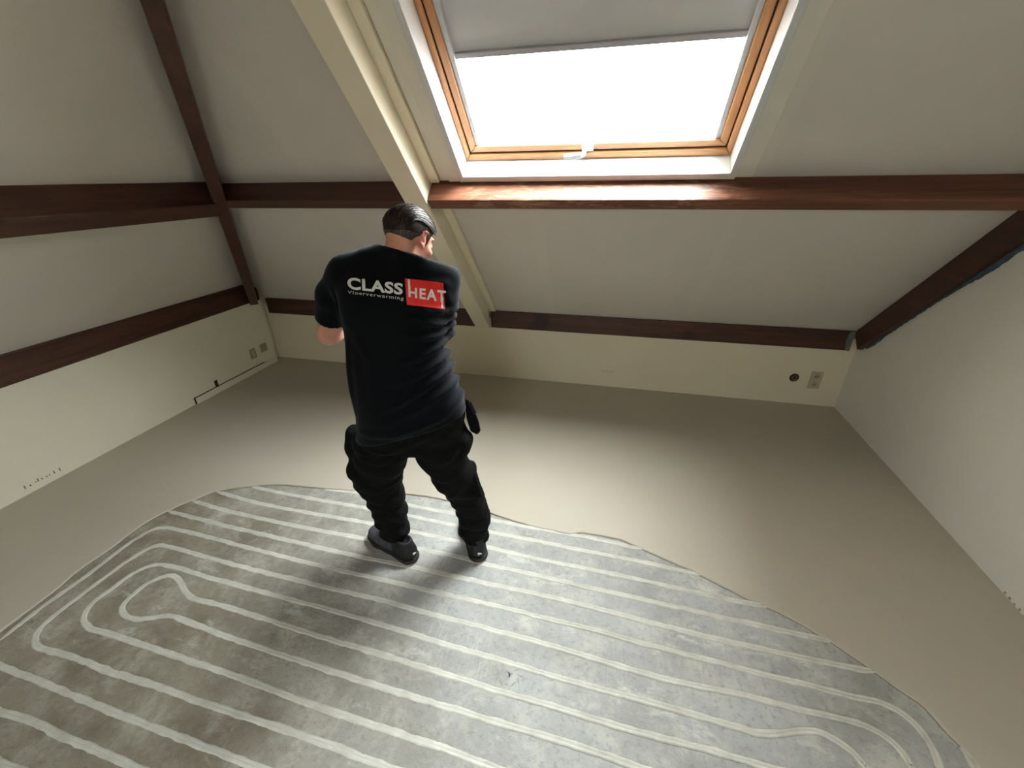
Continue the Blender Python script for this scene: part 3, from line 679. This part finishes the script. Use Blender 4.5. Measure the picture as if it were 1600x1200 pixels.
def unit(v): v = np.array(v, float); return v/np.linalg.norm(v)
def fold(pts, ydepth, amp, wid):           # a crease in the cloth along a line across the back
    P = np.array([J(a if a < 690 else 690+(a-690)*.55, b, ydepth) for a, b in pts])[:, [0, 2]]
    return (P, amp, wid)
def foldfn(folds, yside=None):
    def fn(X, Y, Z):
        out = np.zeros_like(X)
        for P, amp, wid in folds:
            best = np.full_like(X, 9.0)
            L = len(P)-1
            tt = np.zeros_like(X)
            for i in range(L):
                a, b = P[i], P[i+1]; d = b-a; t = np.clip(((X-a[0])*d[0]+(Z-a[1])*d[1])/(d@d), 0, 1)
                D = np.hypot(X-a[0]-t*d[0], Z-a[1]-t*d[1]); m = D < best; best[m] = D[m]; tt[m] = (i+t[m])/L
            taper = np.sin(np.clip(tt, .02, .98)*np.pi)**.6
            out += amp*taper*(np.exp(-(best/wid)**2)-.45*np.exp(-((best-2*wid)/wid)**2))
        return out
    return fn

# ---- joints
XT = unit([.95, .31, 0]); YT = np.array([-XT[1], XT[0], 0])
def sec(py, L, R, y, ry, grow=1.0):        # a body section seen at picture height py
    c = J((L+R)/2, py, y); dep = (c-CP)@CW; rx = (R-L)/2/FPX*dep*grow
    return (c[2], c[0], c[1], rx, ry)
# front of the body is at larger y
shirt = SDF((-1.32, 1.10, .60), (-.36, 1.85, 1.62), .0075)
shirt.loft([sec(398, 588, 668, 1.475, .062), sec(408, 556, 688, 1.46, .088), sec(425, 535, 700, 1.445, .112), sec(450, 530, 703, 1.43, .13), sec(480, 533, 700, 1.42, .135),
            sec(510, 541, 696, 1.41, .135), sec(535, 543, 694, 1.40, .135), sec(560, 544, 700, 1.395, .138), sec(590, 549, 711, 1.39, .142), sec(620, 556, 724, 1.39, .148),
            sec(645, 560, 729, 1.39, .150), sec(668, 560, 728, 1.395, .150), sec(690, 560, 724, 1.40, .148)], XT, YT, .03, 2.35)
SHL = J(545, 430, 1.42); SHR = J(688, 436, 1.50)
shirt.cone(J(610, 408, 1.45), SHL, .07, .072, .05); shirt.cone(J(650, 410, 1.46), SHR, .06, .068, .05)
LS1, LS2 = J(522, 462, 1.42), J(515, 512, 1.45)
shirt.cone(SHL, LS1, .072, .066, .03); shirt.cone(LS1, LS2, .064, .060, .02)
RS1, RS2 = J(690, 470, 1.50), J(688, 518, 1.54)
shirt.cone(SHR, RS1, .066, .060, .03); shirt.cone(RS1, RS2, .060, .056, .02)
# cut hems: waist and sleeves
cutL = unit(LS2-LS1)
def cutcap(S, c, n, r):
    sl, (X, Y, Z) = S.sub(np.array(c)-r, np.array(c)+r)
    d = (X-c[0])*n[0]+(Y-c[1])*n[1]+(Z-c[2])*n[2]
    rr = np.sqrt((X-c[0])**2+(Y-c[1])**2+(Z-c[2])**2)-r*.98
    near = rr < 0
    F = S.F[sl]; F[near & (d > 0)] = np.maximum(F, d)[near & (d > 0)]
HL = J(515, 499, 1.44)
sl, (X, Y, Z) = shirt.sub(HL-.16, HL+np.array([.05, .16, .16]))
F = shirt.F[sl]; dd = (X-HL[0])*cutL[0]+(Y-HL[1])*cutL[1]+(Z-HL[2])*cutL[2]
msk = (X < J(539, 505, 1.43)[0]); F[msk] = np.maximum(F, dd)[msk]
hemz = J(640, 682, 1.39)[2]
shirt.plane((J(640, 678, 1.3)), (.28, 0, -1))
NKB = J(632, 420, 1.45); NKT = J(636, 385, 1.44)
shirt.cone(NKB, NKT, .090, .084, .035)
shirt.plane(J(612, 387, 1.375), (.22, .30, .93))
shirt.ell(NKT+np.array([.0, .105, -.01]), (.075, .065, .075), k=.012, op='s')       # front neckline
folds = [fold([(650,486),(672,500),(690,516),(703,528)], 1.3, .007, .009), fold([(640,498),(665,516),(690,532),(702,534)], 1.3, .008, .009),
         fold([(618,520),(650,532),(680,540),(703,536)], 1.3, .009, .010), fold([(630,470),(655,492),(668,512)], 1.3, .006, .009),
         fold([(615,566),(650,563),(685,552),(706,543)], 1.3, .009, .011), fold([(612,592),(650,588),(690,572),(712,562)], 1.3, .010, .012),
         fold([(612,630),(640,620),(675,600),(716,588)], 1.3, .013, .012), fold([(625,650),(660,634),(700,618),(722,612)], 1.3, .008, .012),
         fold([(690,452),(700,470),(706,492)], 1.4, .004, .008), fold([(668,440),(692,444),(704,458)], 1.4, .005, .008), fold([(600,404),(630,400),(655,408)], 1.35, .003, .006),
         fold([(545,520),(552,580),(560,640)], 1.3, .005, .012), fold([(560,510),(590,560),(600,620)], 1.3, .004, .018), fold([(520,450),(530,480),(541,505)], 1.35, .006, .010),
         fold([(575,665),(630,668),(690,655),(726,636)], 1.3, .008, .013), fold([(535,425),(560,440),(590,440)], 1.3, .003, .015)]
shirt.disp(foldfn(folds))

# ---- body (skin), one continuous surface
HC = J(640, 370, 1.475)                     # centre of the skull
hf = unit([.26, .86, -.46]); hr = unit(np.cross(hf, [0, 0, 1])); hup = np.cross(hr, hf); HB = np.array([hr, hf, hup])
HS = .93
HP = lambda r, f, u: HC+(hr*r+hf*f+hup*u)*HS
body = SDF((-1.30, 1.12, .03), (-.36, 2.02, 1.72), .0065)
NK = J(628, 408, 1.455)
body.loft([sec(440, 575, 670, 1.45, .06), sec(470, 560, 680, 1.44, .09), sec(540, 565, 680, 1.42, .09), sec(620, 575, 700, 1.41, .10), sec(690, 580, 705, 1.41, .10)], XT, YT, .03)
body.cone(J(632, 435, 1.46), HP(0, -.030, -.07), .060, .057, .03); body.cone(J(600, 432, 1.45), SHL, .035, .045, .02); body.cone(J(650, 434, 1.46), SHR, .035, .044, .02)
EL = J(516, 520, 1.50); WL_ = J(560, 512, 1.78); ER = J(676, 522, 1.60); WR_ = J(640, 508, 1.88)
body.cone(SHL, EL, .048, .047, .02); body.ell(EL, (.052, .055, .05), k=.02); body.cone(EL, WL_, .046, .027, .02)
body.cone(SHR, ER, .046, .045, .02); body.cone(ER, WR_, .043, .027, .02)
# legs inside the trousers
for P in ([(605, 690, 1.40), (598, 740, 1.42), (605, 785, 1.42), (616, 830, 1.42), (620, 846, 1.42)], [(685, 690, 1.41), (708, 745, 1.45), (726, 785, 1.50), (740, 825, 1.51), (742, 842, 1.51)]):
    body.chain([J(*p) for p in P], [.075, .07, .052, .045, .035], .02)
# head
body.ell(HP(0, -.004, .022), (0.0688, 0.0874, 0.0781), HB, .02)
body.ell(HP(0, -.052, .012), (0.0614, 0.0521, 0.0595), HB, .02)
body.ell(HP(0, .052, -.050), (0.0493, 0.0484, 0.0632), HB, .025)      # face and jaw
body.ell(HP(0, .082, -.100), (0.0242, 0.0205, 0.0186), HB, .018)      # chin
body.ell(HP(0, .090, .022), (0.0484, 0.0130, 0.0093), HB, .014)       # brow
for sgn in (-1, 1):
    body.ell(HP(sgn*.031, .100, -.004), (0.0149, 0.0112, 0.0112), HB, .010, 's')  # eye socket
    body.ell(HP(sgn*.031, .088, -.004), (0.0121, 0.0112, 0.0112), HB, .004)       # eyelid
    body.ell(HP(sgn*.045, .070, -.035), (0.0167, 0.0186, 0.0149), HB, .015)       # cheek
    body.ell(HP(sgn*.011, .108, -.046), (0.0084, 0.0093, 0.0074), HB, .006)
body.cone(HP(0, .097, .006), HP(0, .122, -.038), .007, .011, .008)          # nose
body.ell(HP(0, .104, -.070), (0.0205, 0.0065, 0.0047), HB, .004); body.ell(HP(0, .102, -.082), (0.0177, 0.0074, 0.0056), HB, .004)   # lips
# ears: a curled rim round a hollow, lobe below
for sgn in (-1, 1):
    eb = np.array([unit(hr*sgn*.9-hf*.40), unit(hf+hr*sgn*.40), hup])
    c = HP(sgn*.078, -.006, -.010)
    body.ell(c, (.006, .014, .028), eb, .004)
    rim = [c+eb[0]*(.008+.002*math.sin(t_))+eb[1]*(-.016*math.sin(t_)+.002)+eb[2]*(.030*math.cos(t_)) for t_ in np.linspace(-.75, 2.75, 12)]
    body.chain(rim, [.0042]*9+[.0055, .0065, .0060], .003)
    body.chain([c+eb[0]*.007+eb[1]*(-.007*math.sin(t_)+.002)+eb[2]*(.016*math.cos(t_)-.003) for t_ in np.linspace(.2, 2.9, 7)], [.003]*7, .002)
    body.ell(c+eb[0]*.006+eb[2]*-.028+eb[1]*.003, (.006, .007, .009), eb, .004)
# hands: palm, four fingers bent at the knuckles, a thumb from the side
def hand(S, wr, fwd, across, nrm):
    fwd, across, nrm = unit(fwd), unit(across), unit(nrm)
    p = lambda f, a, n: wr+fwd*f+across*a+nrm*n
    S.cone(p(0, 0, 0), p(.03, 0, 0), .026, .022, .015)
    for a in (-.027, -.009, .009, .027): S.cone(p(.03, a*.8, 0), p(.088, a, .002), .015, .0115, .012)
    for a, L in ((-.029, .62), (-.010, .9), (.010, 1.0), (.029, .92)):
        q0 = p(.088, a, 0); q1 = p(.088+.036*L, a*1.05, .010); q2 = p(.088+.052*L, a*1.05, .034*L+.006); q3 = p(.088+.044*L, a, .055*L+.004)
        S.chain([q0, q1, q2, q3], [.0098, .0090, .0084, .0075], .003)
    S.chain([p(.025, .022, .004), p(.052, .045, .014), p(.078, .052, .028), p(.098, .045, .036)], [.014, .0115, .010, .0085], .006)
# both hands come together in front of the chest, fingers curling towards each other
fL_ = unit(WL_-EL); fR_ = unit(WR_-ER)
hand(body, WL_, fL_+np.array([.3, 0, -.1]), np.array([.1, .1, 1.0]), np.cross(fL_, [0, 0, 1]))
hand(body, WR_, fR_+np.array([-.1, .2, -.1]), np.array([-.1, .1, 1.0]), -np.cross(fR_, [0, 0, 1]))
def headmat(c):
    r = (c-HC)@hr; f = (c-HC)@hf; u = (c-HC)@hup
    return np.where((np.abs(r) > .0695) & (np.abs(f+.008) < .030) & (u > -.055) & (u < .03), 1, 0)
person = body.mesh('person', SKIN, relax=2, mats=[SKIN, EARS], matfn=headmat)
org = Vector((-.80, 1.42, 0)); person.data.transform(Matrix.Translation(-org)); person.location = org
bpy.context.view_layer.update()
tag(person, 'dark-haired man in black T-shirt and work trousers standing with his back to us', 'person')
ts = shirt.mesh('tshirt', COTTON, person, relax=2)

# ---- trousers
tr = SDF((-1.30, 1.12, .04), (-.30, 1.72, .95), .0075)
tr.loft([sec(640, 566, 724, 1.40, .130), sec(665, 559, 727, 1.40, .140), sec(688, 556, 728, 1.41, .135)], XT, YT, .03, 2.4)
tr.chain([J(598, 700, 1.40), J(589, 740, 1.415), J(601, 770, 1.42), J(609, 800, 1.42), J(616, 826, 1.42), J(619, 845, 1.42), J(620, 862, 1.42)], [.124, .110, .088, .078, .068, .062, .058], .03)
tr.chain([J(685, 700, 1.42), J(709, 742, 1.45), J(731, 778, 1.50), J(741, 806, 1.51), J(740, 828, 1.51), J(742, 848, 1.51), J(743, 862, 1.51)], [.108, .090, .076, .073, .066, .060, .056], .03)
tr.ell(J(556, 694, 1.40), (.042, .06, .10), k=.03)                # bulging holster pocket on the left hip
tr.ell(J(557, 730, 1.37), (.035, .06, .06), k=.02)
tr.ell(J(729, 694, 1.43), (.022, .05, .05), k=.03); tr.ell(J(758, 810, 1.50), (.026, .03, .020), k=.015)
tr.ell(J(736, 735, 1.47), (.02, .05, .05), k=.015); tr.ell(J(572, 758, 1.40), (.02, .05, .045), k=.015)
tr.plane((0, 1.42, .10), (0, -.15, -1))
def bag(X, Y, Z):
    low = np.clip((.62-Z)/.5, 0, 1)
    return .0055*low*np.sin(Z*95+4*np.sin(X*14)+3*np.cos(Y*17))+.003*np.sin(Z*170+X*40)*low+.003*np.sin(Z*60+X*22+Y*9)
tr.disp(bag)
tr.disp(foldfn([fold([(575,690),(610,700),(645,690),(700,672)], 1.3, .010, .012), fold([(560,712),(600,722),(640,706)], 1.3, .008, .012), fold([(690,720),(715,718),(732,700)], 1.35, .007, .010),
                fold([(672,740),(700,752),(735,745)], 1.35, .006, .010), fold([(700,775),(725,772),(745,760)], 1.4, .007, .010), fold([(575,775),(600,770),(628,775)], 1.3, .007, .01)]))
pants = tr.mesh('work_trousers', TROUS, person, relax=2)
# loose pocket flap standing off the right hip
fp = [(727, 622), (733, 626), (740, 640), (747, 658), (750, 673), (745, 679), (735, 674), (729, 655), (727, 640)]
mb = MB(); A = [J(a, b, 1.47) for a, b in fp]; B = [J(a, b, 1.50)+np.array([.004, 0, 0]) for a, b in fp]
mb.prism(A, B); pk = mb.build('holster_pocket', TROUS, person, .006, seg=3)
mb = MB(); C2 = [J(a, b, 1.463) for a, b in ((731, 630), (736, 628), (744, 646), (740, 648))]; mb.prism(C2, [c+np.array([0, .008, 0]) for c in C2]); mb.build('pocket_flap', RUBBER, pk, .002)
# angular pocket corners on the thighs
for q in ([(742, 742), (753, 777), (744, 778), (736, 760)], [(563, 752), (574, 748), (580, 766), (563, 767)]):
    yy = 1.44 if q[0][0] > 700 else 1.37
    mb = MB(); A = [J(a, b, yy) for a, b in q]; mb.prism(A, [a+np.array([0, .03, 0]) for a in A]); mb.build('cargo_pocket', TROUS, person, .004, seg=2)

# ---- shoes
def shoe(heel, toe, lab):
    heel = np.array(heel); toe = np.array(toe); d = unit(toe-heel); L = np.linalg.norm(toe-heel); s_ = np.array([d[1], -d[0], 0])
    p = lambda f, a, z: heel+d*f*L+s_*a+np.array([0, 0, z])
    lo = np.minimum(heel, toe)-.10; hi = np.maximum(heel, toe)+.10; lo[2] = -.01; hi[2] = .16
    B = np.array([s_, d, [0, 0, 1]])
    S = SDF(lo, hi, .0045)
    S.cone(p(.04, 0, .052), p(.55, .002, .046), .042, .043, .02); S.cone(p(.55, .002, .044), p(.93, 0, .038), .047, .042, .02)
    S.cone(p(.03, 0, .055), p(.08, 0, .100), .038, .038, .02); S.cone(p(.2, 0, .09), p(.62, 0, .060), .038, .038, .03)
    S.ell(p(.78, 0, .050), (.052, .08, .032), B, .015)
    S.ell(p(.13, 0, .135), (.026, .042, .03), B, .008, 's'); S.plane((0, 0, .018), (0, 0, -1)); 
    for f_ in (.42, .50, .58, .66): S.cone(p(f_, -.028, .082-.05*(f_-.42)), p(f_, .028, .082-.05*(f_-.42)), .004, .004, .003)
    hp_ = lambda c: np.where(((c-heel)@d < .30*L) | (c[:, 2] > .09+.0*c[:, 0]), 1, 0)
    up_ = S.mesh('shoe', SHOE, person, relax=1, mats=[SHOE, RUBBER], matfn=hp_)
    T = SDF(lo, hi, .0045)
    for z_, g_ in ((.014, 0), (.020, 0)):
        T.cone(p(.03, 0, z_), p(.5, 0, z_), .048, .045, .01); T.cone(p(.5, 0, z_), p(.76, .002, z_), .045, .055, .02); T.cone(p(.76, .002, z_), p(.95, 0, z_), .055, .043, .02)
    T.plane((0, 0, .030), (0, 0, 1)); T.plane((0, 0, .010), (0, 0, -1)); T.mesh('midsole', SOLE, up_, relax=1)
    U = SDF(lo, hi, .0035)
    U.cone(p(.03, 0, .012), p(.5, 0, .012), .046, .042, .01); U.cone(p(.5, 0, .012), p(.76, .002, .012), .042, .052, .02); U.cone(p(.76, .002, .012), p(.95, 0, .012), .052, .040, .02)
    U.plane((0, 0, .012), (0, 0, 1)); U.plane((0, 0, .0012), (0, 0, -1)); o_ = U.mesh('outsole', GUM, up_, relax=1)
    # heel mark
    mb = MB(); c = heel-d*.040+np.array([0, 0, .062]); n_ = -d
    mb.prism([c+s_*a+np.array([0, 0, b]) for a, b in ((-.010, .004), (-.004, .007), (.009, .001), (.010, -.002), (0, 0), (-.006, -.006))], [c+s_*a+np.array([0, 0, b])+d*.012 for a, b in ((-.010, .004), (-.004, .007), (.009, .001), (.010, -.002), (0, 0), (-.006, -.006))])
    mb.build('heel_mark', PRINTG, up_)
shoe((-.880, 1.372, 0), (-1.135, 1.470, 0), 'left')
shoe((-.545, 1.460, 0), (-.680, 1.690, 0), 'right')

# ---- hair: a cap combed back, with strands
hair = SDF(HC-np.array([.15, .16, .16]), HC+np.array([.15, .16, .16]), .0032)
hair.ell(HP(0, -.004, .026), (.0745, .0925, .0800), HB, .02); hair.ell(HP(0, -.052, .016), (.0655, .053, .062), HB, .02); hair.ell(HP(0, .030, .066), (.044, .046, .030), HB, .03)
def cuthair(S):
    sl, (X, Y, Z) = S.sub(S.lo, S.lo+S.h*S.n)
    r = (X-HC[0])*hr[0]+(Y-HC[1])*hr[1]+(Z-HC[2])*hr[2]; f = (X-HC[0])*hf[0]+(Y-HC[1])*hf[1]+(Z-HC[2])*hf[2]; u = (X-HC[0])*hup[0]+(Y-HC[1])*hup[1]+(Z-HC[2])*hup[2]
    # hairline: low at the nape, over the ears, high on the forehead
    side = np.interp(f, [-.12, -.07, -.045, -.028, .010, .016, .030, .038, .06, .09], [-.050, -.046, -.030, -.004, .004, -.022, -.022, .012, .040, .062])
    mid_ = np.interp(f, [-.12, -.03, .03, .09], [-.050, -.046, .03, .062]); q_ = np.clip((np.abs(r)-.03)/.02, 0, 1)
    line = mid_*(1-q_)+side*q_+.0015*np.sin(f*310)*(f < -.03)
    S.comb(sl, (line-u)*.42, .001, 'i')
cuthair(hair)
hair.disp(lambda X, Y, Z: .0009*np.clip((((X-HC[0])*hup[0]+(Y-HC[1])*hup[1]+(Z-HC[2])*hup[2])+.03)/.04, 0, 1)*np.sin(((X-HC[0])*hr[0]+(Y-HC[1])*hr[1]+(Z-HC[2])*hr[2])*520+3*np.sin(((X-HC[0])*hf[0]+(Y-HC[1])*hf[1]+(Z-HC[2])*hf[2])*40)))
def hairmat(c):
    u = (c-HC)@hup; f = (c-HC)@hf; return np.where(u-.3*f < .016+.004*np.sin(f*60), 1, 0)
ho = hair.mesh('hair', HAIR, person, relax=1, mats=[HAIR, HAIR2], matfn=hairmat)
# strands combed from the forehead over the crown to the back
mb = MB()
for i in range(900):
    a = rng.uniform(-1.5, 1.5); t0 = rng.uniform(-.05, .9); ln = rng.uniform(.5, 1.1); lift = rng.uniform(-.001, .0025); wv = rng.normal()*.04
    pts = []
    for k_ in range(7):
        t = t0+ln*k_/6; th_ = .35+t*1.55            # angle from the forehead backwards
        aa = a*(1-.12*t)+wv*k_/6
        q = np.array([math.sin(aa)*.083, 0, math.cos(aa)*.089]); 
        r_, z_ = q[0], q[2]
        P = HP(r_, math.cos(th_)*.104*math.sqrt(max(.05, 1-(r_/.1)**2))-.006, .026+z_*math.sin(th_)*1.0+0.0)
        v = P-HP(0, -.01, .02); pts.append((P, unit(v), lift+.0015*math.sin(k_+i)))
    if ((pts[-1][0]-HC)@hup) < -.02: continue
    for k_ in range(6):
        (P, n1, l1), (Q, n2, l2) = pts[k_], pts[k_+1]; t = unit(Q-P); sd = unit(np.cross(t, n1))
        w1 = .0017*(1-abs(k_/6-.4)); w2 = .0017*(1-abs((k_+1)/6-.4))
        mb.prism([P+sd*w1+n1*l1, P-sd*w1+n1*l1, P+n1*(l1-.003)], [Q+sd*w2+n2*l2, Q-sd*w2+n2*l2, Q+n2*(l2-.003)], i % 2)
mb.build('hair_strands', [HAIR, HAIR3], ho)

# ---- print on the back of the shirt, laid onto the cloth
bm = bmesh.new(); bm.from_mesh(ts.data); bv = BVHTree.FromBMesh(bm); bm.free()
dirn = Vector(unit(J(620, 470, 1.4)-CP))
def onto(px, py, lift=.0015):
    d = Vector(ray(px, py)); loc, nrm, i, dist = bv.ray_cast(Vector(CP), d)
    if loc is None: loc = Vector(J(px, py, 1.3)); nrm = -d
    return np.array(loc+nrm*lift)
def bil(q, u, v):            # quad corners: TL, TR, BR, BL
    q = np.array(q, float); return (1-v)*((1-u)*q[0]+u*q[1])+v*((1-u)*q[3]+u*q[2])
def patch(name, quad, mat, nu, nv, lift):
    mb = MB(); vs = [onto(*bil(quad, i/nu, j/nv), lift) for j in range(nv+1) for i in range(nu+1)]
    vb = [v+np.array(dirn)*.0012 for v in vs]; L = nu+1
    F_ = [(j*L+i, j*L+i+1, (j+1)*L+i+1, (j+1)*L+i) for j in range(nv) for i in range(nu)]
    mb.add(vs, F_); return mb.build(name, mat, ts, smooth=True)
def textmesh(body_, bold):
    cu = bpy.data.curves.new('t', 'FONT'); cu.body = body_; cu.size = 1; cu.offset = bold; cu.space_character = 1.05 if bold > .03 else 1.2; cu.resolution_u = 4; cu.fill_mode = 'FRONT'
    o = bpy.data.objects.new('t', cu); COL.objects.link(o); bpy.context.view_layer.update()
    me = bpy.data.meshes.new_from_object(o.evaluated_get(bpy.context.evaluated_depsgraph_get())); bpy.data.objects.remove(o); bpy.data.curves.remove(cu)
    return me
def text(name, body_, quad, mat, lift, bold, warp=None):
    me = textmesh(body_, bold); bm = bmesh.new(); bm.from_mesh(me)
    xs = [v.co.x for v in bm.verts]; ys = [v.co.y for v in bm.verts]; x0_, x1_, y0_, y1_ = min(xs), max(xs), min(ys), max(ys)
    for ax, st, lo_, hi_ in ((0, .08, x0_, x1_), (1, .12, y0_, y1_)):
        c = lo_+st
        while c < hi_:
            no = (1, 0, 0) if ax == 0 else (0, 1, 0); co = (c, 0, 0) if ax == 0 else (0, c, 0)
            bmesh.ops.bisect_plane(bm, geom=bm.verts[:]+bm.edges[:]+bm.faces[:], plane_co=co, plane_no=no, dist=1e-6); c += st
    for v in bm.verts:
        u, t = (v.co.x-x0_)/(x1_-x0_), (y1_-v.co.y)/(y1_-y0_)
        if warp: u, t = warp(u, t)
        v.co = Vector(onto(*bil(quad, u, t), lift))
    me2 = bpy.data.meshes.new(name); bm.to_mesh(me2); bm.free(); me2.materials.append(mat)
    o = bpy.data.objects.new(name, me2); COL.objects.link(o); o.parent = ts; return o
patch('red_patch', [(632.5, 435), (692.5, 442), (695, 483.5), (636, 476)], RED, 40, 28, .0018)
text('white_lettering', 'CLASS', [(542.5, 433), (630, 443), (629, 461), (544, 452)], PRINT, .0018, .034)
text('grey_lettering', 'Vloerverwarming', [(544, 454), (631, 463.5), (630.5, 470.5), (543.5, 460)], PRINTG, .0018, .008)
text('white_lettering', 'HEAT', [(638, 449), (696, 454), (695.5, 472), (638.5, 464)], PRINT, .0032, .03)
# long stems that run up from the H and down from the T to the edges of the red patch
patch('white_lettering', [(637, 436.5), (640.5, 436.8), (641.5, 451), (638, 451)], PRINT, 3, 10, .0032)
patch('white_lettering', [(688.4, 463), (691.6, 463.4), (691.6, 482), (688.4, 481.6)], PRINT, 3, 10, .0032)
